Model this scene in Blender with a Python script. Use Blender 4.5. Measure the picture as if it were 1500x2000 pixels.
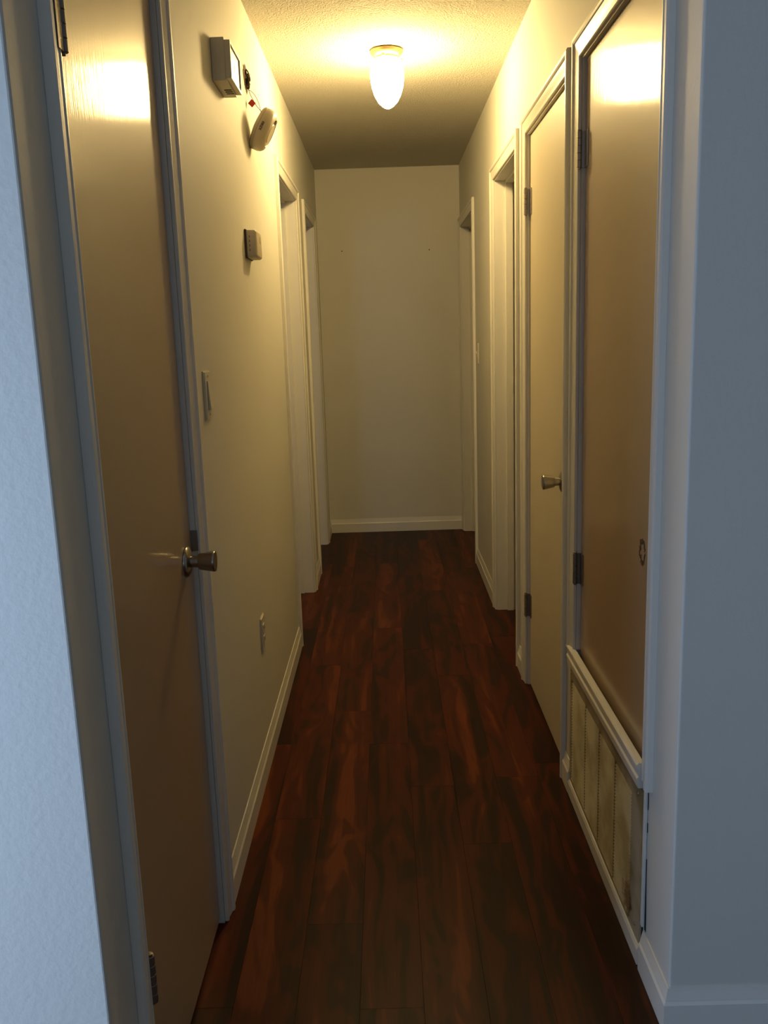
import bpy, bmesh, math, random
from mathutils import Vector, Matrix
random.seed(7)
S = bpy.context.scene
for o in list(bpy.data.objects): bpy.data.objects.remove(o)
PI = math.pi

# ------------------------------------------------------------------ key places (metres)
XL, XR = -0.428, 0.520          # hall wall faces
YL, YR, YE = 1.112, 1.530, 6.142  # where the left / right hall wall starts, end wall
H = 2.44
WT = 0.115                      # partition thickness
RX0, RX1, RY0 = -2.05, 2.7, -3.0  # the front room

# ------------------------------------------------------------------ camera
cd = bpy.data.cameras.new('camera'); cam = bpy.data.objects.new('camera', cd)
S.collection.objects.link(cam); S.camera = cam
cd.sensor_fit = 'VERTICAL'; cd.sensor_height = 36.0; cd.lens = 1732.31/2000*36
cd.clip_start = 0.02
r_ = Vector((0.99947977, 0.00065287, -0.03224542)); u_ = Vector((0.03147906, 0.19782827, 0.97973111))
f_ = Vector((-0.00701869, 0.98023648, -0.1977048))
M4 = Matrix((r_, u_, -f_)).transposed().to_4x4(); M4.translation = Vector((0, 0, 1.3775))
cam.matrix_world = M4

# ------------------------------------------------------------------ world, light, exposure
w = bpy.data.worlds.new('world'); S.world = w; w.use_nodes = True
w.node_tree.nodes['Background'].inputs[0].default_value = (0.35, 0.5, 0.8, 1)
w.node_tree.nodes['Background'].inputs[1].default_value = 0.02
S.view_settings.view_transform = 'Standard'; S.view_settings.look = 'None'
S.view_settings.exposure = 0.0; S.view_settings.gamma = 1.0
S.view_settings.use_curve_mapping = False
LAMP_COL = (1.0, 0.71, 0.295); LAMP_STRENGTH = 172.0

def area(name, loc, aim, sx, sy, power, col):
    l = bpy.data.lights.new(name, 'AREA'); l.shape = 'RECTANGLE'; l.size = sx; l.size_y = sy
    l.energy = power; l.color = col
    o = bpy.data.objects.new(name, l); S.collection.objects.link(o); o.location = loc
    o.rotation_euler = (Vector(aim)).to_track_quat('-Z', 'Z').to_euler()
    return o
DAY = (0.46, 0.65, 1.0)
area('daylight_side_window', (RX0+0.03, 0.42, 0.95), (1, 0, 0), 0.95, 1.5, 66.0, DAY)
area('added_back_fill', (-0.2, RY0+0.03, 1.45), (0, 1, 0), 1.3, 1.2, 1.5, (0.9, 0.95, 1.0))  # weak fill added behind the camera for the casing sides, no known window
area('daylight_bedroom_window', (-2.37, 3.0, 1.45), (1, 0.25, 0), 0.9, 1.1, 5.5, DAY)

# ------------------------------------------------------------------ materials
def mat(name, col, rough=0.5, metal=0.0, coat=0.0, emis=None, est=0.0, spec=0.5, coat_rough=0.2):
    m = bpy.data.materials.new(name); m.use_nodes = True
    b = m.node_tree.nodes['Principled BSDF']
    b.inputs['Base Color'].default_value = (*col, 1); b.inputs['Roughness'].default_value = rough
    b.inputs['Metallic'].default_value = metal; b.inputs['Coat Weight'].default_value = coat
    b.inputs['Coat Roughness'].default_value = coat_rough
    b.inputs['Specular IOR Level'].default_value = spec
    if emis: b.inputs['Emission Color'].default_value = (*emis, 1); b.inputs['Emission Strength'].default_value = est
    return m
def nodes(m):
    nt = m.node_tree
    return nt, nt.nodes['Principled BSDF'], (lambda t: nt.nodes.new(t)), nt.links.new
def position(nt, scale=(1, 1, 1)):
    g = nt.nodes.new('ShaderNodeNewGeometry'); mp = nt.nodes.new('ShaderNodeMapping')
    mp.inputs['Scale'].default_value = scale
    nt.links.new(g.outputs['Position'], mp.inputs['Vector']); return mp.outputs['Vector']
def bumpy(m, scale, dist, strength=0.5, detail=3, vor=False, mottle=0.0, stretch=(1, 1, 1)):
    nt, b, N, L = nodes(m); v = position(nt, stretch)
    n = N('ShaderNodeTexNoise'); n.inputs['Scale'].default_value = scale; n.inputs['Detail'].default_value = detail
    L(v, n.inputs['Vector']); h = n.outputs['Fac']
    if vor:
        q = N('ShaderNodeTexVoronoi'); q.feature = 'SMOOTH_F1'; q.inputs['Scale'].default_value = scale*0.8
        q.inputs['Smoothness'].default_value = 0.6; L(v, q.inputs['Vector'])
        a = N('ShaderNodeMath'); a.operation = 'SUBTRACT'; L(h, a.inputs[0]); L(q.outputs['Distance'], a.inputs[1]); h = a.outputs[0]
    bp = N('ShaderNodeBump'); bp.inputs['Strength'].default_value = strength; bp.inputs['Distance'].default_value = dist
    L(h, bp.inputs['Height']); L(bp.outputs['Normal'], b.inputs['Normal']); L(bp.outputs['Normal'], b.inputs['Coat Normal'])
    if mottle:
        n2 = N('ShaderNodeTexNoise'); n2.inputs['Scale'].default_value = 2.2; n2.inputs['Detail'].default_value = 4
        L(position(nt), n2.inputs['Vector'])
        mx = N('ShaderNodeMix'); mx.data_type = 'RGBA'; c = b.inputs['Base Color'].default_value
        mx.inputs['A'].default_value = tuple(c[i]*(1-mottle) for i in range(3))+(1,); mx.inputs['B'].default_value = tuple(min(1, c[i]*(1+mottle)) for i in range(3))+(1,)
        L(n2.outputs['Fac'], mx.inputs['Factor']); L(mx.outputs['Result'], b.inputs['Base Color'])
    return m
M = {}
M['wall'] = bumpy(mat('wall_paint', (0.66, 0.645, 0.575), 0.62, spec=0.3), 95, 0.0022, 0.20, 3, mottle=0.03)
M['ceiling'] = bumpy(mat('popcorn_ceiling', (0.62, 0.59, 0.51), 0.9, spec=0.1), 210, 0.0055, 0.8, 4, vor=True, mottle=0.03)
M['low_bounce_paint'] = bumpy(mat('unseen_wall_low_bounce', (0.40, 0.36, 0.28), 0.7, spec=0.3), 95, 0.002, 0.2, 3)  # unseen room walls, colour darkened to cut daylight bounce into the hall
M['trim'] = bumpy(mat('trim_gloss_paint', (0.74, 0.72, 0.65), 0.38, spec=0.5), 30, 0.0015, 0.15, 2, mottle=0.03)
M['door_tan'] = bumpy(mat('tan_lacquered_door', (0.43, 0.315, 0.19), 0.50, coat=0.62, coat_rough=0.11, spec=0.3), 1.0, 0.0007, 0.30, 3, mottle=0.06, stretch=(60, 260, 9))
M['door_cream'] = bumpy(mat('cream_painted_door', (0.60, 0.53, 0.39), 0.50, coat=0.15, coat_rough=0.4), 14, 0.0012, 0.12, 3, mottle=0.05)
M['nickel'] = mat('brushed_nickel', (0.36, 0.34, 0.30), 0.28, metal=1.0)
M['hinge'] = mat('tarnished_steel_hinge', (0.42, 0.38, 0.33), 0.42, metal=0.9)
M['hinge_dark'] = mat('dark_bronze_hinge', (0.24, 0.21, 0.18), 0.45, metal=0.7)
M['plastic'] = mat('aged_white_plastic', (0.66, 0.62, 0.50), 0.38)
M['plastic_warm'] = mat('yellowed_plastic', (0.60, 0.53, 0.38), 0.40)
M['plastic_side'] = mat('beige_plastic', (0.46, 0.42, 0.32), 0.45)
M['dark'] = mat('dark_slot', (0.035, 0.025, 0.015), 0.8)
M['crack'] = mat('dark_gap', (0.008, 0.008, 0.009), 0.9)
M['brown'] = bumpy(mat('torn_drywall_brown', (0.11, 0.06, 0.025), 0.9), 200, 0.003, 0.8)
M['wire'] = mat('dark_wire', (0.05, 0.035, 0.02), 0.5)
M['red'] = mat('red_connector', (0.55, 0.03, 0.012), 0.45)
M['print'] = mat('brown_print', (0.09, 0.055, 0.03), 0.6)
M['glass'] = mat('frosted_lit_glass', (0.9, 0.85, 0.7), 0.4, emis=LAMP_COL, est=LAMP_STRENGTH)
M['brass'] = mat('aged_brass', (0.62, 0.47, 0.22), 0.35, metal=0.9)
M['pane'] = mat('window_daylight', (0.2, 0.25, 0.3), 0.1, emis=DAY, est=1.0)
M['subfloor'] = mat('subfloor_dark', (0.02, 0.010, 0.006), 0.7)
M['carpet'] = bumpy(mat('room_floor', (0.07, 0.028, 0.012), 0.6), 40, 0.002, 0.3)
M['scuff'] = mat('knob_hole_filler', (0.10, 0.055, 0.03), 0.8)

def wood_material():
    m = mat('plank_rosewood', (0.1, 0.04, 0.02), 0.42, spec=0.10); nt, b, N, L = nodes(m)
    g = N('ShaderNodeNewGeometry'); oi = N('ShaderNodeObjectInfo')
    off = N('ShaderNodeVectorMath'); off.operation = 'ADD'; comb = N('ShaderNodeCombineXYZ')
    for i, k in enumerate((37.0, 91.0, 53.0)):
        q = N('ShaderNodeMath'); q.operation = 'MULTIPLY'; q.inputs[1].default_value = k
        L(oi.outputs['Random'], q.inputs[0]); L(q.outputs[0], comb.inputs[i])
    L(g.outputs['Position'], off.inputs[0]); L(comb.outputs[0], off.inputs[1])
    def nz(sc, detail, dist=0.0, rough=0.55):
        mp = N('ShaderNodeMapping'); mp.inputs['Scale'].default_value = sc; L(off.outputs[0], mp.inputs['Vector'])
        n = N('ShaderNodeTexNoise'); n.inputs['Scale'].default_value = 1; n.inputs['Detail'].default_value = detail
        n.inputs['Distortion'].default_value = dist; n.inputs['Roughness'].default_value = rough
        L(mp.outputs[0], n.inputs['Vector']); return n.outputs['Fac']
    def mth(op, a, bb, c=None):
        q = N('ShaderNodeMath'); q.operation = op
        for i, v_ in enumerate((a, bb, c)):
            if v_ is None: continue
            if isinstance(v_, (int, float)): q.inputs[i].default_value = v_
            else: L(v_, q.inputs[i])
        return q.outputs[0]
    warp = nz((8, 1.9, 1), 2, 0.9); big = nz((14, 0.6, 1), 2, 0.7); fine = nz((190, 4, 1), 4, 0.2)
    # cathedral figure: bands of a strongly warped cross coordinate
    sx = N('ShaderNodeSeparateXYZ'); L(off.outputs[0], sx.inputs[0])
    ph = mth('MULTIPLY_ADD', sx.outputs['X'], 40.0, mth('MULTIPLY', warp, 22.0))
    band = mth('MULTIPLY_ADD', mth('SINE', ph, 0), 0.5, 0.5)
    tone = mth('ADD', mth('MULTIPLY', big, 0.75), mth('MULTIPLY', band, 0.16))
    tone = mth('ADD', tone, mth('MULTIPLY_ADD', oi.outputs['Random'], 0.17, -0.03))
    r1 = N('ShaderNodeValToRGB'); e = r1.color_ramp.elements; L(tone, r1.inputs['Fac'])
    e[0].position = 0.38; e[0].color = (0.0215, 0.0080, 0.0042, 1); e[1].position = 0.70; e[1].color = (0.125, 0.028, 0.0085, 1)
    for p_, c_ in ((0.45, (0.031, 0.0092, 0.0044)), (0.495, (0.055, 0.0112, 0.0048)), (0.61, (0.068, 0.0130, 0.0050))):
        x = r1.color_ramp.elements.new(p_); x.color = (*c_, 1)
    r3 = N('ShaderNodeMapRange'); r3.inputs['From Min'].default_value = 0.3; r3.inputs['From Max'].default_value = 0.7
    r3.inputs['To Min'].default_value = 0.88; r3.inputs['To Max'].default_value = 1.10; L(fine, r3.inputs['Value'])
    mu = N('ShaderNodeMix'); mu.data_type = 'RGBA'; mu.blend_type = 'MULTIPLY'; mu.inputs['Factor'].default_value = 1
    L(r1.outputs['Color'], mu.inputs['A']); L(r3.outputs['Result'], mu.inputs['B']); L(mu.outputs['Result'], b.inputs['Base Color'])
    bp = N('ShaderNodeBump'); bp.inputs['Strength'].default_value = 0.10; bp.inputs['Distance'].default_value = 0.001
    L(fine, bp.inputs['Height']); L(bp.outputs['Normal'], b.inputs['Normal'])
    return m
M['plank'] = wood_material()

def grille_material():
    m = mat('stained_grille_paint', (0.38, 0.34, 0.22), 0.55); nt, b, N, L = nodes(m); v = position(nt)
    n = N('ShaderNodeTexNoise'); n.inputs['Scale'].default_value = 9; n.inputs['Detail'].default_value = 6; L(v, n.inputs['Vector'])
    r = N('ShaderNodeValToRGB'); e = r.color_ramp.elements
    e[0].position = 0.38; e[0].color = (0.25, 0.20, 0.10, 1); e[1].position = 0.60; e[1].color = (0.42, 0.37, 0.25, 1)
    L(n.outputs['Fac'], r.inputs['Fac'])
    # a rusty patch near the lower front corner of the grille
    d = N('ShaderNodeVectorMath'); d.operation = 'DISTANCE'; d.inputs[1].default_value = (0.51, 1.815, 0.095); L(v, d.inputs[0])
    n3 = N('ShaderNodeTexNoise'); n3.inputs['Scale'].default_value = 60; L(v, n3.inputs['Vector'])
    a = N('ShaderNodeMath'); a.operation = 'MULTIPLY_ADD'; a.inputs[1].default_value = 0.07; L(n3.outputs['Fac'], a.inputs[0]); L(d.outputs['Value'], a.inputs[2])
    rr = N('ShaderNodeMapRange'); rr.inputs['From Min'].default_value = 0.055; rr.inputs['From Max'].default_value = 0.085
    rr.inputs['To Min'].default_value = 0.9; rr.inputs['To Max'].default_value = 0; L(a.outputs[0], rr.inputs['Value'])
    mx = N('ShaderNodeMix'); mx.data_type = 'RGBA'; mx.inputs['B'].default_value = (0.10, 0.05, 0.015, 1)
    L(rr.outputs['Result'], mx.inputs['Factor']); L(r.outputs['Color'], mx.inputs['A']); L(mx.outputs['Result'], b.inputs['Base Color'])
    return m
M['grille'] = grille_material()

# ------------------------------------------------------------------ helpers
def link(name, bm, m, parent=None, smooth=False, loc=None):
    bmesh.ops.recalc_face_normals(bm, faces=bm.faces[:])
    me = bpy.data.meshes.new(name); bm.to_mesh(me); bm.free()
    for mm in (m if isinstance(m, (list, tuple)) else [m]): me.materials.append(mm)
    if smooth:
        for p in me.polygons: p.use_smooth = True
        me.set_sharp_from_angle(angle=math.radians(38))
    o = bpy.data.objects.new(name, me); S.collection.objects.link(o)
    if parent: o.parent = parent
    if loc: o.location = loc
    return o
def empty(name, loc=(0, 0, 0)):
    o = bpy.data.objects.new(name, None); o.empty_display_size = 0.05; S.collection.objects.link(o); o.location = loc; return o
def tag(o, label, cat, group=None, kind=None):
    o['label'] = label; o['category'] = cat
    if group: o['group'] = group
    if kind: o['kind'] = kind
    return o
def box(bm, x0, x1, y0, y1, z0, z1, bev=0.0):
    vs = [bm.verts.new((x, y, z)) for x in (x0, x1) for y in (y0, y1) for z in (z0, z1)]
    fs = [(0, 1, 3, 2), (4, 6, 7, 5), (0, 4, 5, 1), (2, 3, 7, 6), (0, 2, 6, 4), (1, 5, 7, 3)]
    ff = [bm.faces.new([vs[i] for i in f]) for f in fs]
    if bev:
        es = list({e for f in ff for e in f.edges})
        bmesh.ops.bevel(bm, geom=es, offset=bev, segments=2, affect='EDGES', profile=0.5)
    return ff
def prism(bm, pts, axis, a, b):
    """extrude a closed 2D outline along an axis ('x','y','z')"""
    def P(p, t): return {'x': (t, p[0], p[1]), 'y': (p[0], t, p[1]), 'z': (p[0], p[1], t)}[axis]
    A = [bm.verts.new(P(p, a)) for p in pts]; B = [bm.verts.new(P(p, b)) for p in pts]; n = len(pts)
    bm.faces.new(A); bm.faces.new(B[::-1])
    for i in range(n): bm.faces.new((A[i], A[(i+1) % n], B[(i+1) % n], B[i]))
    return A, B
def lathe(bm, prof, seg=32, mtx=Matrix()):
    """profile of (radius, height) about local z"""
    rings = []
    for r, h in prof:
        if r < 1e-6: rings.append([bm.verts.new(mtx @ Vector((0, 0, h)))])
        else: rings.append([bm.verts.new(mtx @ Vector((r*math.cos(2*PI*i/seg), r*math.sin(2*PI*i/seg), h))) for i in range(seg)])
    for A, B in zip(rings, rings[1:]):
        for i in range(seg):
            j = (i+1) % seg
            if len(A) == 1 and len(B) == 1: continue
            if len(A) == 1: bm.faces.new((A[0], B[i], B[j]))
            elif len(B) == 1: bm.faces.new((A[i], A[j], B[0]))
            else: bm.faces.new((A[i], A[j], B[j], B[i]))
    return rings
def tube(bm, pts, r, seg=8):
    pts = [Vector(p) for p in pts]; rings = []
    for i, p in enumerate(pts):
        d = (pts[min(i+1, len(pts)-1)]-pts[max(i-1, 0)]).normalized()
        a = d.cross(Vector((0.3, 0.9, 0.1))).normalized(); b = d.cross(a)
        rings.append([bm.verts.new(p+a*r*math.cos(2*PI*k/seg)+b*r*math.sin(2*PI*k/seg)) for k in range(seg)])
    for A, B in zip(rings, rings[1:]):
        for k in range(seg): bm.faces.new((A[k], A[(k+1) % seg], B[(k+1) % seg], B[k]))
    bm.faces.new(rings[0][::-1]); bm.faces.new(rings[-1])
def catmull(P, n=6):
    P = [Vector(p) for p in P]; out = []
    for i in range(len(P)-1):
        p0, p1, p2, p3 = P[max(i-1, 0)], P[i], P[i+1], P[min(i+2, len(P)-1)]
        for k in range(n):
            t = k/n
            out.append(0.5*((2*p1)+(-p0+p2)*t+(2*p0-5*p1+4*p2-p3)*t*t+(-p0+3*p1-3*p2+p3)*t**3))
    return out+[P[-1]]
def text_mesh(name, body, size, m, parent, mtx, extrude=0.0004):
    c = bpy.data.curves.new(name, 'FONT'); c.body = body; c.size = size; c.extrude = extrude; c.offset = 0.0005
    c.align_x = 'CENTER'; c.align_y = 'CENTER'
    t = bpy.data.objects.new(name+'_tmp', c); S.collection.objects.link(t)
    bpy.context.view_layer.update()
    me = bpy.data.meshes.new_from_object(t.evaluated_get(bpy.context.evaluated_depsgraph_get()))
    bpy.data.objects.remove(t); me.materials.clear(); me.materials.append(m)
    o = bpy.data.objects.new(name, me); S.collection.objects.link(o); o.parent = parent; o.matrix_local = mtx
    return o

# ------------------------------------------------------------------ openings: (near, far, head, closed)
TH = 0.018
OL = [(1.291, 1.895, 2.040), (3.873, 4.666, 2.040), (5.100, 5.785, 2.040)]
OR = [(1.730, 2.415, 2.040), (2.605, 3.300, 2.040), (3.550, 4.260, 2.040), (5.233, 6.066, 2.040)]

# ------------------------------------------------------------------ structure
def comb_wall(name, x0, x1, y0, y1, ops, near_x, label, m='wall'):
    bm = bmesh.new(); pts = [(y0, 0), (y0, H), (y1, H), (y1, 0)]
    for a, b, h in reversed(ops): pts += [(b+TH, 0), (b+TH, h+TH), (a-TH, h+TH), (a-TH, 0)]
    prism(bm, pts, 'x', x0, x1)
    es = [e for e in bm.edges if all(abs(v.co.x-near_x) < 1e-5 and abs(v.co.y-y0) < 1e-5 for v in e.verts)]
    bmesh.ops.bevel(bm, geom=es, offset=0.004, segments=3, affect='EDGES', profile=0.5)
    return tag(link(name, bm, M[m]), label, 'wall', kind='structure')
comb_wall('wall_left', XL-WT, XL, YL, YE, OL, XL, 'cream hallway wall on the left with three doorways', 'wall')
comb_wall('wall_right', XR, XR+WT, YR, YE, OR, XR, 'cream hallway wall on the right with four doorways', 'wall')
def slab(name, a, label, m='wall', cat='wall'):
    bm = bmesh.new(); box(bm, *a); return tag(link(name, bm, M[m]), label, cat, kind='structure')
slab('wall_end', (-2.5, 2.7, YE, YE+WT, 0, H), 'plain cream wall closing the far end of the hallway')
slab('wall_front_left', (RX0, XL-WT, YL, YL+WT, 0, H), 'pale textured room wall lit blue at the left edge of the photo')
slab('wall_front_right', (XR+WT, RX1, YR, YR+WT, 0, H), 'grey-looking room wall at the right edge of the photo')
slab('wall_outer_left', (-2.5, -2.4, YL+WT, YE, 0, H), 'outer wall of the side rooms beyond the left doorways')
slab('wall_outer_right', (2.7, 2.8, RY0, YE+WT, 0, H), 'outer wall of the side rooms beyond the right doorways', 'low_bounce_paint')
slab('wall_back', (RX0-0.1, RX1, RY0-0.1, RY0, 0, H), 'back wall of the front room behind the camera', 'low_bounce_paint')
slab('wall_room_left', (RX0-0.1, RX0, RY0, YL+WT, 0, H), 'left wall of the front room outside the frame', 'low_bounce_paint')
slab('wall_closet', (XR+WT, 1.30, 2.49, 2.53, 0, H), 'closet partition hidden behind the right hallway doors')
slab('wall_closet_back', (1.30, 1.36, YR+WT, 3.45, 0, H), 'back wall of the hidden closets on the right')
slab('wall_closet_far', (XR+WT, 1.30, 3.41, 3.45, 0, H), 'far side wall of the hidden closets on the right')
slab('wall_closet_left', (-2.4, XL-WT, 2.1, 2.16, 0, H), 'partition hidden behind the left hallway wall')
slab('ceiling', (RX0-0.5, 2.8, RY0-0.1, YE+WT, H, H+0.08), 'textured popcorn ceiling over the hallway', 'ceiling', 'ceiling')

# floor with planks
fl = slab('floor', (RX0-0.5, 2.8, RY0-0.1, YE+WT, -0.08, -0.008), 'dark red-brown wood plank floor of the hallway', 'subfloor', 'floor')
PW = 0.1335; X0 = -0.229-PW*2
def plank(x0, x1, y0, y1):
    bm = bmesh.new(); z0, z1, b, g = -0.0079, 0.0, 0.0003, 0.00010
    x0 += g; x1 -= g; y0 += g; y1 -= g
    lo = [bm.verts.new(p) for p in ((x0, y0, z0), (x1, y0, z0), (x1, y1, z0), (x0, y1, z0))]
    mi = [bm.verts.new(p) for p in ((x0, y0, z1-b), (x1, y0, z1-b), (x1, y1, z1-b), (x0, y1, z1-b))]
    hi = [bm.verts.new(p) for p in ((x0+b, y0+b, z1), (x1-b, y0+b, z1), (x1-b, y1-b, z1), (x0+b, y1-b, z1))]
    bm.faces.new(hi); bm.faces.new(lo[::-1])
    for A, B in ((lo, mi), (mi, hi)):
        for i in range(4): bm.faces.new((A[i], A[(i+1) % 4], B[(i+1) % 4], B[i]))
    return link('plank', bm, M['plank'], fl)
PL = 1.215
offs = {-1: 0.90, 0: 1.62, 1: 2.354, 2: 1.88, 3: 2.82, 4: 2.52, 5: 2.20, 6: 1.35, 7: 2.65, 8: 1.95}
XMIN, XMAX = -1.30, 1.29
k = -8
while X0+k*PW < XMAX:
    xa, xb = X0+k*PW, X0+(k+1)*PW
    inhall = xb > XL-0.02 and xa < XR+0.02
    y = offs.get(k, 1.1+((k*0.47) % 1.2)); y -= PL*math.ceil((y+0.5)/PL)
    ymax = YE-0.002 if inhall else (YE-0.002)
    while y < ymax:
        a, b = max(y, -0.5), min(y+PL, ymax)
        if b-a > 0.02: plank(xa, xb, a, b)
        y += PL
    k += 1
bm = bmesh.new()
box(bm, RX0, X0-8*PW-0.002, RY0, YE, -0.0079, -0.001); box(bm, X0+k*PW+0.002, 2.7, RY0, YE, -0.0079, -0.001)
box(bm, X0-8*PW, X0+k*PW, RY0, -0.502, -0.0079, -0.001)
link('floor_border', bm, M['carpet'], fl)

# ------------------------------------------------------------------ trim
CAS = [(0, 0), (0, 0.006), (0.0025, 0.0080), (0.007, 0.0085), (0.0095, 0.0066), (0.013, 0.0070), (0.028, 0.0100), (0.037, 0.0112),
       (0.0395, 0.0140), (0.044, 0.0162), (0.052, 0.0158), (0.057, 0.0125), (0.057, 0)]
def casing(X, s, y0, y1, zt, zb0, zb1, parent, top_over=0.0, name='casing'):
    """moulded frame round an opening; s=+1 protrudes to +x; zb0/zb1 = where near/far legs stop"""
    bm = bmesh.new(); rows = []
    for w_, t in CAS:
        x = X+s*(t+0.0003)
        rows.append([bm.verts.new((x, y0-w_, zb0)), bm.verts.new((x, y0-w_, zt+w_)), bm.verts.new((x, y1+w_, zt+w_)), bm.verts.new((x, y1+w_, zb1))])
    n = len(rows)
    for i in range(n):
        A, B = rows[i], rows[(i+1) % n]
        for j in range(3): bm.faces.new((A[j], A[j+1], B[j+1], B[j]))
    bm.faces.new([r[0] for r in rows]); bm.faces.new([r[3] for r in rows][::-1])
    return link(name, bm, M['trim'], parent)
def jamb(Xh, s, y0, y1, zt, parent, stop_at=0.045, zb=0.0):
    """liner of the wall thickness; Xh hall face, goes away from the hall by WT (direction -s)"""
    a, b = sorted((Xh, Xh-s*WT)); bm = bmesh.new()
    prism(bm, [(y0-TH+.001, zb), (y0-TH+.001, zt+TH-.001), (y1+TH-.001, zt+TH-.001), (y1+TH-.001, zb), (y1, zb), (y1, zt), (y0, zt), (y0, zb)], 'x', a+.0005, b-.0005)
    link('jamb', bm, M['trim'], parent)
    bm = bmesh.new(); c = sorted((Xh-s*stop_at, Xh-s*(stop_at+0.032))); d = 0.011
    prism(bm, [(y0+.0002, zb), (y0+.0002, zt-.0002), (y1-.0002, zt-.0002), (y1-.0002, zb), (y1-d, zb), (y1-d, zt-d), (y0+d, zt-d), (y0+d, zb)], 'x', c[0], c[1])
    link('door_stop', bm, M['trim'], parent)
RV = 0.005
tn = 0
names = ['around the nearest door on the left', 'around the first open doorway on the left', 'around the farthest doorway on the left',
         'around the tan door above the vent grille on the right', 'around the cream door with the knob on the right',
         'around the open doorway in the middle of the right wall', 'around the farthest doorway on the right']
for i, (a, b, h) in enumerate(OL+OR):
    left = i < 3; X = XL if left else XR; s = 1 if left else -1; tn += 1
    t = tag(empty('trim_%d' % tn, (0, 0, 0)), 'white moulded casing '+names[i], 'door frame', kind='structure')
    vent = i == 3
    casing(X, s, a-RV, b+RV, h+RV, 0.437 if vent else 0.001, 0.465 if vent else 0.001, t)
    jamb(X, s, a, b, h, t, 0.040 if i in (0, 3, 4) else 0.052, 0.47 if vent else 0.0)

BB = [(0, 0.0), (0.012, 0.0), (0.012, 0.062), (0.0085, 0.068), (0.0080, 0.071), (0.0040, 0.088), (0.0030, 0.094), (0, 0.094)]
def baseboard(name, segs, label):
    bm = bmesh.new()
    for seg in segs:
        ax, X, s = seg[:3]
        if seg[3] == 'p': prism(bm, [(X+s*(t+.0003), z+.0006) for t, z in BB], ax, seg[4], seg[5]); continue
        a, b = seg[3:]
        mit = a < 0                      # negative start = outside corner there, cut as a mitre
        a = abs(a)
        A, B = prism(bm, [(X+s*(t+.0003), z+.0006) for t, z in BB], ax, a, b)
        if mit:
            for v_, (t, z) in zip(A, BB):
                if ax == 'y': v_.co.y = a-t
                else: v_.co.x = a-t
    return tag(link(name, bm, M['trim']), label, 'baseboard', kind='structure')
CW = 0.062
baseboard('baseboard_left', [('y', XL, 1, OL[0][1]+CW+.001, OL[1][0]-CW-.001), ('y', XL, 1, OL[1][1]+CW+.001, OL[2][0]-CW-.001), ('y', XL, 1, OL[2][1]+CW+.001, YE-.013),
          ('y', XL, 1, YL-0.012, OL[0][0]-CW-.001)], 'low white baseboard along the left hallway wall')
br = baseboard('baseboard_right', [('y', XR, -1, -(YR-0.0003), 1.700), ('y', XR, -1, 2.462, OR[1][0]-CW-.001), ('y', XR, -1, OR[1][1]+CW+.001, OR[2][0]-CW-.001),
          ('y', XR, -1, OR[2][1]+CW+.001, OR[3][0]-CW-.001)], 'low white baseboard along the right hallway wall')
baseboard('baseboard_end', [('x', YE, -1, 'p', XL+.0005, XR-.0005)], 'white baseboard across the foot of the hallway end wall')
baseboard('baseboard_front_right', [('x', YR, -1, -(XR-0.0003), RX1)], 'white baseboard on the room wall at the lower right corner')
baseboard('baseboard_front_left', [('x', YL, -1, 'p', RX0, XL-.0005)], 'white baseboard on the room wall at the left, below the frame')

# ------------------------------------------------------------------ windows of the rooms (outside the frame)
def window(n, ax, c, z0, z1, a, b, label):
    t = tag(empty('window_%d' % n), label, 'window', kind='structure'); bm = bmesh.new(); bp = bmesh.new()
    def bx(m_, u0, u1, v0, v1, d0, d1):
        if ax == 'x': box(m_, c+d0, c+d1, u0, u1, v0, v1)
        else: box(m_, u0, u1, c+d0, c+d1, v0, v1)
    w_ = 0.05
    bx(bm, a, a+w_, z0, z1, .001, .025); bx(bm, b-w_, b, z0, z1, .001, .025); bx(bm, a+w_, b-w_, z0, z0+w_, .001, .025); bx(bm, a+w_, b-w_, z1-w_, z1, .001, .025)
    bx(bm, (a+b)/2-.02, (a+b)/2+.02, z0+w_, z1-w_, .001, .02)
    link('window_frame', bm, M['trim'], t); bx(bp, a+w_, b-w_, z0+w_, z1-w_, .002, .008); link('pane', bp, M['pane'], t)
window(1, 'x', RX0, 0.15, 1.75, -0.1, 0.95, 'bright window of the front room to the left of the camera')
window(2, 'y', RY0, 0.8, 2.1, -0.9, 0.5, 'added unseen window behind the camera, carrying the fill light')  # invented window to go with the added back fill
window(3, 'x', -2.4, 0.85, 2.05, 2.5, 3.5, 'window of the side room beyond the left doorways')

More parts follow.
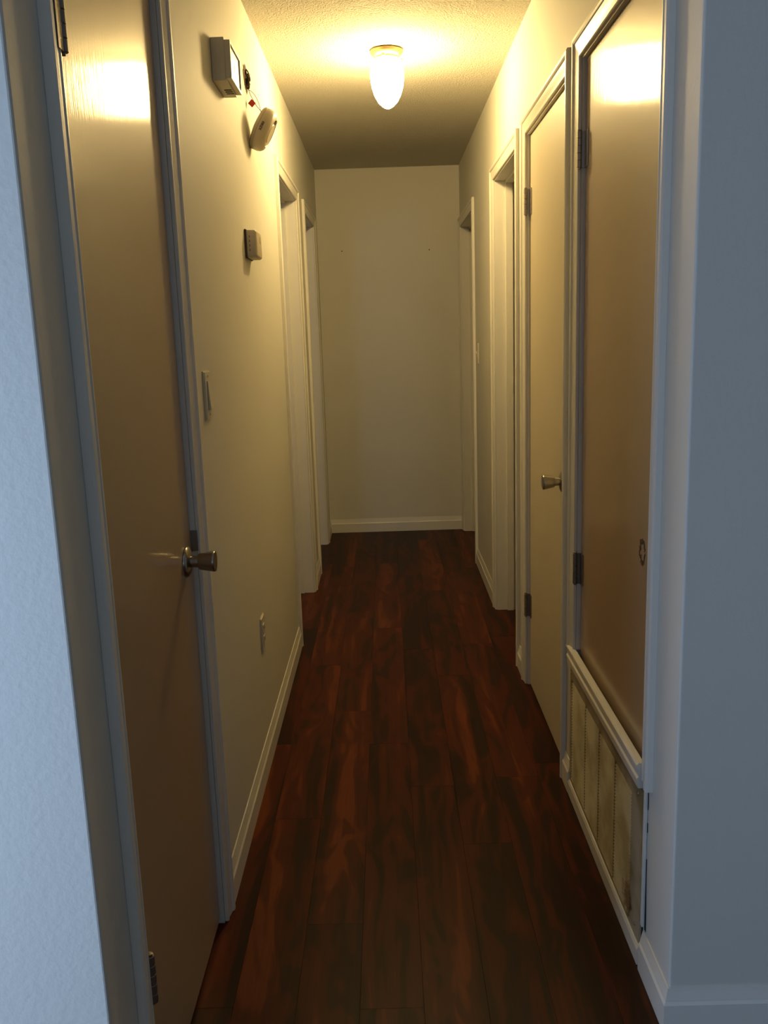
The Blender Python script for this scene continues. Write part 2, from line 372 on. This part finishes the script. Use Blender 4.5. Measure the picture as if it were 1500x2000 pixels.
# ------------------------------------------------------------------ doors
def hinge(parent, X, s, y, z, h=0.089, m='hinge', leaf=0.018, far=1, near_leaf=0.0, r=0.0064):
    """five knuckles and a pin proud of the casing, a leaf edge on the door face; X = hall wall face"""
    px = X+s*0.0060
    bm = bmesh.new(); box(bm, *sorted((X-s*(REC-.0004), X-s*(REC-.0030))), *sorted((y, y-far*leaf)), z-h/2, z+h/2, 0)
    hg = link('hinge', bm, M[m], parent)
    bm = bmesh.new(); box(bm, *sorted((X-s*(REC-.0031), px)), *sorted((y-.0012, y+.0012)), z-h/2, z+h/2, 0); link('hinge_web', bm, M[m], hg)
    if near_leaf:
        bm = bmesh.new(); box(bm, *sorted((X+s*0.0088, X+s*0.0102)), *sorted((y+far*.004, y+far*(.004+near_leaf))), z-h/2, z+h/2, 0); link('hinge_leaf', bm, M[m], hg)
    n = 5
    for i in range(n):
        bm = bmesh.new(); a = z-h/2+i*h/n
        lathe(bm, [(0, a+.0005), (r-.001, a+.0005), (r, a+.0014), (r, a+h/n-.0014), (r-.001, a+h/n-.0005), (0, a+h/n-.0005)], 14, Matrix.Translation((px, y, 0)))
        link('knuckle', bm, M[m], hg, True)
    bm = bmesh.new()
    lathe(bm, [(0, z-h/2-.004), (.0035, z-h/2-.003), (.004, z-h/2), (.004, z+h/2), (.0055, z+h/2+.001), (.0055, z+h/2+.003), (0, z+h/2+.005)], 12, Matrix.Translation((px, y, 0)))
    link('pin', bm, M[m], hg, True)
    return hg
def knob(parent, X, s, y, z):
    rot = Matrix.Translation((X, y, z)) @ Matrix.Rotation(s*PI/2, 4, 'Y')
    bm = bmesh.new(); lathe(bm, [(0, .0005), (.033, .0005), (.033, .003), (.0315, .006), (.026, .009), (.018, .0115), (.0125, .0125), (0, .0125)], 40, rot)
    r = link('rosette', bm, M['nickel'], parent, True)
    bm = bmesh.new()
    lathe(bm, [(.012, .011), (.0125, .024), (.0125, .0265), (.0165, .0275), (.0175, .030), (.0195, .042), (.0222, .058), (.0226, .0610), (.0215, .0630), (.018, .0632), (0, .0625)], 40, rot)
    k_ = link('knob', bm, M['nickel'], parent, True)
    return r, k_
REC = 0.011
def door(n, X, s, y0, y1, z0, z1, m, label):
    t = tag(empty('door_%d' % n), label, 'door', kind='structure'); bm = bmesh.new()
    box(bm, *sorted((X-s*REC, X-s*(REC+0.035))), y0+.003, y1-.003, z0, z1-.003, 0.0015)
    link('door_slab', bm, M[m], t); return t
XDL = XL-REC; XDR = XR+REC
d1 = door(1, XL, 1, OL[0][0], OL[0][1], 0.012, 2.040, 'door_tan', 'tan flush door with round knob, nearest on the left')
hinge(d1, XL, 1, 1.296, 1.806, m='hinge_dark', far=-1, leaf=0.012, near_leaf=0.022, r=0.0078)
hinge(d1, XL, 1, 1.296, 0.335, m='hinge_dark', far=-1, leaf=0.012, r=0.0078)
knob(d1, XDL, 1, 1.835, 0.912)
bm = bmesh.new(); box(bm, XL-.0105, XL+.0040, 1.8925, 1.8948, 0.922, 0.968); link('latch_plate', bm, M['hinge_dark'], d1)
d4 = door(2, XR, -1, OR[0][0], OR[0][1], 0.450, 2.040, 'door_tan', 'short tan flush door above the vent grille, nearest on the right')
hinge(d4, XR, -1, 2.412, 1.822, far=1, leaf=0.03)
hinge(d4, XR, -1, 2.412, 0.712, m='hinge_dark', far=1, leaf=0.03)
# ring-shaped scar where a knob used to be
bm = bmesh.new(); rr = random.Random(3); n = 40; A = []; B = []
for i in range(n):
    a = 2*PI*i/n; ro = 0.021*(1+0.22*rr.uniform(-1, 1)); ri = ro-0.005-0.008*max(0, math.sin(a*1.5+.4))*rr.random()
    A.append(bm.verts.new((XDR-0.0004, 1.825+ro*math.cos(a), .906+ro*1.25*math.sin(a)))); B.append(bm.verts.new((XDR-0.0004, 1.825+ri*math.cos(a), .906+ri*1.25*math.sin(a))))
for i in range(n):
    if i % 7 != 5: bm.faces.new((A[i], A[(i+1) % n], B[(i+1) % n], B[i]))
ext = bmesh.ops.extrude_face_region(bm, geom=bm.faces[:]); bmesh.ops.translate(bm, vec=(-0.0006, 0, 0), verts=[v_ for v_ in ext['geom'] if isinstance(v_, bmesh.types.BMVert)])
o = link('knob_scar', bm, M['scuff'], d4); o['label'] = 'dark ring-shaped scar where a knob was'
d5 = door(3, XR, -1, OR[1][0], OR[1][1], 0.006, 2.040, 'door_cream', 'cream flush door with round knob, second on the right')
hinge(d5, XR, -1, 3.297, 1.816, far=1, leaf=0.03)
hinge(d5, XR, -1, 3.297, 0.328, m='hinge_dark', far=1, leaf=0.03)
knob(d5, XDR, -1, 2.675, 0.915)
# doors standing open inside the side rooms, partly seen as a sliver from the hall
def open_door(n, s, Xr, yh, z1, width, label):
    t = tag(empty('door_%d' % n), label, 'door', kind='structure'); bm = bmesh.new()
    box(bm, *sorted((Xr-s*0.006, Xr-s*(0.006+width))), yh, yh+0.035, 0.012, z1-.004, 0.0015)
    link('door_slab', bm, M['door_cream'], t)
    for z in (0.3, 1.8):
        bm = bmesh.new(); lathe(bm, [(0, z-.044), (.006, z-.044), (.006, z+.044), (0, z+.044)], 10, Matrix.Translation((Xr-s*0.004, yh-.004, 0))); link('hinge', bm, M['hinge'], t, True)
open_door(4, 1, XL-WT, OL[1][0]-0.055, 2.04, 0.75, 'cream door standing open inside the first left doorway')
open_door(5, -1, XR+WT, OR[2][0]-0.055, 2.04, 0.68, 'cream door standing open inside the middle right doorway')

# ------------------------------------------------------------------ return air grille under the short tan door
GX = XR-0.004
g = tag(empty('vent_grille', (XR, 2.1, 0.0)), 'stained cream return-air vent grille low on the right wall under the short tan door', 'vent')
def gl(name, bm, m, parent=None, smooth=False, off=True):
    o = link(name, bm, m, parent or g, smooth)
    if parent is None: o.location = (-XR, -2.1, 0)
    return o
Y0, Y1, Z0, Z1 = 1.716, 2.462, 0.046, 0.412      # plate
yl = [1.797, 1.945, 2.105, 2.262, 2.440]; zl = (0.056, 0.370)
bm = bmesh.new(); TX = (XR-0.0060, XR-0.0005)
box(bm, *TX, Y0, yl[0], Z0, Z1); box(bm, *TX, yl[-1], Y1, Z0, Z1); box(bm, *TX, yl[0], yl[-1], zl[1], Z1); box(bm, *TX, yl[0], yl[-1], Z0, zl[0])
for y in yl[1:-1]: box(bm, XR-0.0055, XR-0.0005, y-0.0035, y+0.0035, zl[0], zl[1])
gl('grille_frame', bm, M['grille'])
bm = bmesh.new(); box(bm, XR-.0012, XR-.0004, yl[0]+.0005, yl[-1]-.0005, zl[0]+.0005, zl[1]-.0005); o = gl('dark_backing', bm, M['dark'])
bm = bmesh.new(); p = 0.0088; z = zl[0]+p*0.6
while z < zl[1]-0.003:
    for a, b in zip(yl, yl[1:]):
        a += .004; b -= .004
        v = [bm.verts.new(c) for c in ((XR-.0014, a, z+.0030), (XR-.0014, b, z+.0030), (XR-.0066, b, z-.0012), (XR-.0066, a, z-.0012),
                                        (XR-.0014, a, z+.0016), (XR-.0014, b, z+.0016), (XR-.0062, b, z-.0022), (XR-.0062, a, z-.0022))]
        for f in ((0, 1, 2, 3), (7, 6, 5, 4), (3, 2, 6, 7), (0, 3, 7, 4), (1, 5, 6, 2), (0, 4, 5, 1)): bm.faces.new([v[i] for i in f])
    z += p
o = gl('louvers', bm, M['grille']); o['kind'] = 'stuff'
for (y, z) in ((1.75, .39), (2.45, .385), (1.75, .075), (2.45, .07)):
    bm = bmesh.new(); lathe(bm, [(0, .006), (.0045, .006), (.003, .0078), (0, .0082)], 12, Matrix.Translation((XR, y, z)) @ Matrix.Rotation(-PI/2, 4, 'Y')); gl('screw', bm, M['hinge'], smooth=True)
# moulded rail along its top, end strip, plinth
rail = [(0, 0.0), (0.012, 0.0), (0.0125, 0.012), (0.0150, 0.016), (0.0150, 0.022), (0.0115, 0.026), (0.0120, 0.042), (0.0165, 0.047), (0.0165, 0.053), (0.012, 0.0575), (0, 0.0575)]
bm = bmesh.new(); prism(bm, [(XR-.0004-t, .4122+z) for t, z in rail], 'y', 1.7315, 2.477)
rl = tag(link('trim_8', bm, M['trim']), 'white moulded rail between the short tan door and the vent grille', 'trim', kind='structure')
bm = bmesh.new(); prism(bm, [(XR-.0005, .001), (XR-.0115, .001), (XR-.0115, .036), (XR-.0085, .0445), (XR-.0005, .0445)], 'y', 1.7125, 2.461)
tag(link('trim_9', bm, M['trim']), 'narrow white plinth strip on the floor under the vent grille', 'trim', kind='structure')
bm = bmesh.new(); box(bm, XR-.0075, XR-.0005, 1.6965, 1.7075, .105, .434, 0.0015)
tag(link('trim_10', bm, M['trim']), 'short upright white strip beside the near edge of the vent grille', 'trim', kind='structure')
# dark cracks on both sides of that strip (open joints)
bm = bmesh.new(); rr = random.Random(5)
z = 0.072
while z < 0.36:
    w_ = 0.0016+0.0016*max(0, 1-(z-.07)/.22); box(bm, XR-.0028, XR-.0004, 1.7085, 1.7085+w_+.001, z, z+.0125); z += .012
o = gl('open_joint', bm, M['crack']); o['label'] = 'dark open joint between grille and upright strip'; o['kind'] = 'stuff'
bm = bmesh.new(); z = 0.100
while z < 0.432:
    q = (z-.10)/.33; w_ = 0.0022+0.006*max(0, 1-q*2.8)
    if q < .5 or rr.random() < .62: box(bm, XR-.0012, XR-.0004, 1.6955-w_, 1.6960, z, z+.0108)
    z += .0105
o = gl('open_joint', bm, M['crack']); o['label'] = 'broken dark joint between upright strip and wall'; o['kind'] = 'stuff'

# ------------------------------------------------------------------ ceiling lamp
LX, LY = 0.041, 3.68
lamp = tag(empty('ceiling_lamp', (LX, LY, H)), 'lit ceiling lamp with a frosted glass jar shade in the hallway', 'lamp')
bm = bmesh.new(); lathe(bm, [(0, -.0005), (.060, -.0005), (.064, -.006), (.063, -.012), (.054, -.022), (.047, -.026), (.047, -.036), (.044, -.038), (0, -.038)], 40); link('lamp_base', bm, M['brass'], lamp, True)
bm = bmesh.new(); lathe(bm, [(.0465, -.034), (.050, -.036), (.053, -.042), (.060, -.055), (.0645, -.078), (.0645, -.105), (.060, -.135), (.051, -.163), (.037, -.188), (.020, -.204), (.008, -.210), (0, -.211)], 40)
sh = link('glass_shade', bm, M['glass'], lamp, True); sh['label'] = 'glowing frosted glass jar'
for a in (0.3, 0.3+2*PI/3, 0.3+4*PI/3):
    bm = bmesh.new(); lathe(bm, [(0, 0), (.0025, 0), (.0025, .012), (.0055, .0122), (.0055, .017), (0, .018)], 10, Matrix.Translation((.0465*math.cos(a), .0465*math.sin(a), -.031)) @ Matrix.Rotation(a, 4, 'Z') @ Matrix.Rotation(PI/2, 4, 'Y')); link('thumb_screw', bm, M['brass'], lamp, True)

# ------------------------------------------------------------------ door chime box on the left wall
c = tag(empty('chime_box', (XL, 2.575, 2.088)), 'white rectangular door chime box high on the left wall', 'chime')
def local(o, root): o.location = -Vector(root.location); return o
bm = bmesh.new(); box(bm, XL+.0005, XL+.036, 2.488, 2.662, 2.036, 2.1415, .002); local(link('chime_body', bm, M['plastic'], c), c)
bm = bmesh.new(); x0, x1 = XL+.0362, XL+.051
a0, a1, b0, b1 = 2.490, 2.660, 2.0415, 2.1345; f = .007
for t in ((a0, a0+f, b0, b1), (a1-f, a1, b0, b1), (a0+f, a1-f, b0, b0+f), (a0+f, a1-f, b1-f, b1)): box(bm, x0, x1, *t)
local(link('cover_rim', bm, M['plastic'], c), c)
bm = bmesh.new(); box(bm, x0, x1-.004, a0+f+.0004, a1-f-.0004, b0+f+.0004, b1-f-.0004); local(link('cover_panel', bm, M['plastic'], c), c)
bm = bmesh.new()
for i in range(10):
    t0 = -.9+i*.18; box(bm, x1-.0040, x1-.0034, 2.577-.004*math.cos(t0), 2.580-.004*math.cos(t0), 2.088+.011*math.sin(t0), 2.088+.011*math.sin(t0+.19))
local(link('cover_mark', bm, M['dark'], c), c)
for i in range(3):
    bm = bmesh.new(); y = 2.577+i*.019; box(bm, XL+.015, XL+.0345, y, y+.0075, 2.0352, 2.0366); local(link('sound_slot', bm, M['dark'], c), c)
bm = bmesh.new(); box(bm, x0+.002, x1-.002, a1+.0002, a1+.0025, b0+.010, b0+.020); local(link('side_clip', bm, M['plastic_side'], c), c)

# ------------------------------------------------------------------ wiring hole in the left wall
hx = tag(empty('wiring_hole', (XL, 3.115, 2.205)), 'ragged dark wiring hole in the left wall above the dangling smoke detector', 'wall opening')
bm = bmesh.new(); rr = random.Random(11); n = 36; R0 = []; R1 = []
for i in range(n):
    a = 2*PI*i/n; r = .043*(1+.16*rr.uniform(-1, 1))
    R0.append(bm.verts.new((.0006, r*math.cos(a)*1.1, r*math.sin(a)))); R1.append(bm.verts.new((.0026, .8*r*math.cos(a)*1.1, .8*r*math.sin(a))))
for i in range(n): bm.faces.new((R0[i], R0[(i+1) % n], R1[(i+1) % n], R1[i]))
bm.faces.new(R1); bm.faces.new(R0[::-1]); link('torn_opening', bm, M['brown'], hx)
for i in range(5):
    bm = bmesh.new(); a = i*1.3
    P = [(.003, .02*math.cos(a), .02*math.sin(a)+.01), (.012, .018*math.cos(a+1), .018*math.sin(a+1)), (.010, .015*math.cos(a+2.2), .02*math.sin(a+2.2)-.008), (.003, .01*math.cos(a+3), -.030+.006*i*.3)]
    tube(bm, catmull(P, 5), .0022 if i % 2 else .0030, 8); link('wire', bm, M['brown'] if i % 2 else M['wire'], hx, True)

# ------------------------------------------------------------------ smoke detector hanging by its wires
DC = Vector((-0.3860, 3.135, 2.053))
axis = Vector((0.885, 0.015, -0.465)).normalized()
t1 = Vector((0, 0, 1)); t1 = (t1-axis*t1.dot(axis)).normalized(); t2 = axis.cross(t1)      # t1 = up the face
sd = tag(empty('smoke_detector', DC), 'round white smoke detector dangling tilted from wires on the left wall', 'smoke detector')
Rm = Matrix((t1, t2, axis)).transposed().to_4x4()
bm = bmesh.new(); lathe(bm, [(0, -.0195), (.047, -.0195), (.050, -.018), (.050, -.0152), (0, -.0152)], 48, Rm); link('mounting_plate', bm, M['plastic_side'], sd, True)
bm = bmesh.new(); lathe(bm, [(0, -.0150), (.0650, -.0150), (.0675, -.0125), (.0690, .002), (.0685, .012), (.0650, .0220), (.0590, .0285), (.0500, .0320), (.0450, .0330), (.0435, .0310), (.031, .0310), (.029, .0330), (0, .0350)], 56, Rm)
link('housing', bm, M['plastic_warm'], sd, True)
bm = bmesh.new(); lathe(bm, [(.0678, -.0050), (.0698, -.0046), (.0698, -.0036), (.0680, -.0032)], 56, Rm); link('rim_seam', bm, M['plastic_side'], sd, True)
bm = bmesh.new(); lathe(bm, [(0, .0290), (.008, .0290), (.008, .0350), (.0065, .0362), (0, .0365)], 24, Rm @ Matrix.Translation((.040, -.006, 0))); link('test_button', bm, M['plastic_side'], sd, True)
# rim vents
for da in (0.62, -0.80):
    bm = bmesh.new()
    for i in range(8):
        a = -PI/2+da+i*.028; p = Rm @ Vector((.0670*math.cos(a), .0670*math.sin(a), -.0105)); q = Rm @ Vector((.0678*math.cos(a), .0678*math.sin(a), -.0085))
        box(bm, p.x-.0009, p.x+.0009, p.y-.0008, p.y+.0004, p.z-.0012, p.z+.0012)
    link('rim_slot', bm, M['plastic_side'], sd)
# printed word on the rim, facing back along the hall
dn = -t2; 
if dn.y > 0: dn = -dn
tx = -t1; ty = dn.cross(tx)
tm = Matrix((tx, ty, dn)).transposed().to_4x4(); tm.translation = dn*0.0684+axis*0.0075
word = text_mesh('lettering', 'FIREX', 0.0115, M['print'], sd, tm, 0.0007); word['label'] = 'dark brown printed word on the rim'
# wires and connector
def rel(p): return Vector(p)-DC
W0 = (XL+.006, 3.133, 2.176)
bm = bmesh.new(); tube(bm, catmull([rel(W0), rel((XL+.012, 3.13, 2.158)), rel((XL+.020, 3.13, 2.142)), rel((XL+.030, 3.13, 2.124)), rel((XL+.040, 3.13, 2.112)), -axis*.022+t1*.050], 6), .0011, 8); link('wire', bm, M['wire'], sd, True)
bm = bmesh.new(); tube(bm, catmull([rel(W0), rel((XL+.020, 3.14, 2.166)), rel((XL+.031, 3.145, 2.148)), rel((XL+.038, 3.14, 2.128)), rel((XL+.041, 3.135, 2.112)), -axis*.022+t1*.046], 6), .0010, 8); link('wire', bm, M['wire'], sd, True)
bm = bmesh.new(); cc = rel((XL+.016, 3.122, 2.131)); e = .0128
vs = [cc+Vector((e, 0, 0)), cc+Vector((0, 0, e)), cc+Vector((-e, 0, 0)), cc+Vector((0, 0, -e))]
A = [bm.verts.new(p_+Vector((0, -.002, 0))) for p_ in vs]; B = [bm.verts.new(p_+Vector((0, .002, 0))) for p_ in vs]
bm.faces.new(A); bm.faces.new(B[::-1])
for i in range(4): bm.faces.new((A[i], A[(i+1) % 4], B[(i+1) % 4], B[i]))
o = link('connector_tag', bm, M['red'], sd); o['label'] = 'small red diamond-shaped connector'

# ------------------------------------------------------------------ thermostat
th = tag(empty('thermostat', (XL, 2.94, 1.665)), 'small beige thermostat with rounded corners on the left wall below the smoke detector', 'thermostat')
bm = bmesh.new(); box(bm, .0005, .007, -.062, .062, -.044, .044, .002); link('back_plate', bm, M['print'], th)
bm = bmesh.new(); box(bm, .0072, .038, -.060, .060, -.042, .042, 0)
es = [e for e in bm.edges if not all(v.co.x < .01 for v in e.verts)]
bmesh.ops.bevel(bm, geom=es, offset=.009, segments=4, affect='EDGES', profile=.5); link('cover', bm, M['plastic_warm'], th, True)
for i in range(4):
    bm = bmesh.new(); z = .021-i*.0135; box(bm, .0150, .0168, -.0606, -.0598, z-.0035, z+.0035); link('side_slot', bm, M['dark'], th)
bm = bmesh.new(); box(bm, .0378, .0388, .010, .030, .006, .026, .0003); link('dial_window', bm, M['plastic_side'], th)

# ------------------------------------------------------------------ switches and outlet
def plate(name, X, s, y, z, label, cat, kind):
    t = tag(empty(name, (X, y, z)), label, cat); bm = bmesh.new()
    box(bm, *sorted((s*.0005, s*.0060)), -.035, .035, -.0575, .0575, 0)
    es = [e for e in bm.edges if all(abs(v.co.x) > .005 for v in e.verts)]
    bmesh.ops.bevel(bm, geom=es, offset=.003, segments=2, affect='EDGES'); link('cover_plate', bm, M['plastic'], t)
    if kind == 'rocker':
        bm = bmesh.new(); box(bm, *sorted((s*.0061, s*.0078)), -.0170, .0170, -.034, .034, .0004); link('rocker_frame', bm, M['plastic_side'], t)
        bm = bmesh.new(); prism(bm, [(s*.0079, -.0325), (s*.0079, .0325), (s*.0088, .0325), (s*.0100, 0), (s*.0130, -.0325)], 'y', -.0155, .0155); link('rocker', bm, M['plastic'], t)
    elif kind == 'switch':
        bm = bmesh.new(); box(bm, *sorted((s*.0061, s*.0085)), -.009, .009, -.020, .020, .0005); link('toggle_frame', bm, M['plastic'], t)
        bm = bmesh.new(); v = [(s*.0086, -.0045), (s*.0086, .010), (s*.0145, .013), (s*.0155, .008), (s*.012, -.004)]
        A, B = prism(bm, v, 'y', -.004, .004); link('toggle', bm, M['plastic'], t)
    else:
        for zz in (-.0195, .0195):
            bm = bmesh.new(); box(bm, *sorted((s*.0061, s*.0085)), -.016, .016, zz-.0135, zz+.0135, .001); f_o = link('socket', bm, M['plastic'], t)
            for yy in (-.006, .006):
                bm = bmesh.new(); box(bm, *sorted((s*.0084, s*.0090)), yy-.0011, yy+.0011, zz-.004, zz+.004); link('contact_slot', bm, M['dark'], f_o)
    for zz in (((-.045), .045) if kind != 'outlet' else (0.0,)):
        bm = bmesh.new(); lathe(bm, [(0, .006), (.003, .006), (.0025, .0072), (0, .0075)], 10, Matrix.Translation((0, 0, zz)) @ Matrix.Rotation(s*PI/2, 4, 'Y')); link('screw', bm, M['plastic_side'], t, True)
    return t
plate('light_switch', XL, 1, 2.122, 1.246, 'cream rocker light switch on the left wall beside the near door', 'light switch', 'rocker')
plate('wall_outlet', XL, 1, 2.742, 0.437, 'cream wall outlet low on the left wall above the baseboard', 'outlet', 'outlet')
plate('light_switch', XR, -1, 5.030, 1.250, 'small white light switch far down the right wall', 'light switch', 'switch')

# ------------------------------------------------------------------ nails in the end wall
for x, z, lab in ((-.267, 1.920, 'tiny dark nail in the end wall, the left one of two'), (.314, 1.911, 'tiny dark nail in the end wall, the right one of two')):
    bm = bmesh.new(); lathe(bm, [(0, .0005), (.0018, .0005), (.0018, .010), (.0042, .0102), (.0042, .0120), (0, .0122)], 12, Matrix.Rotation(PI/2, 4, 'X'))
    o = link('nail', bm, M['print'], None, True, (x, YE, z)); tag(o, lab, 'nail', group='nails in the end wall')
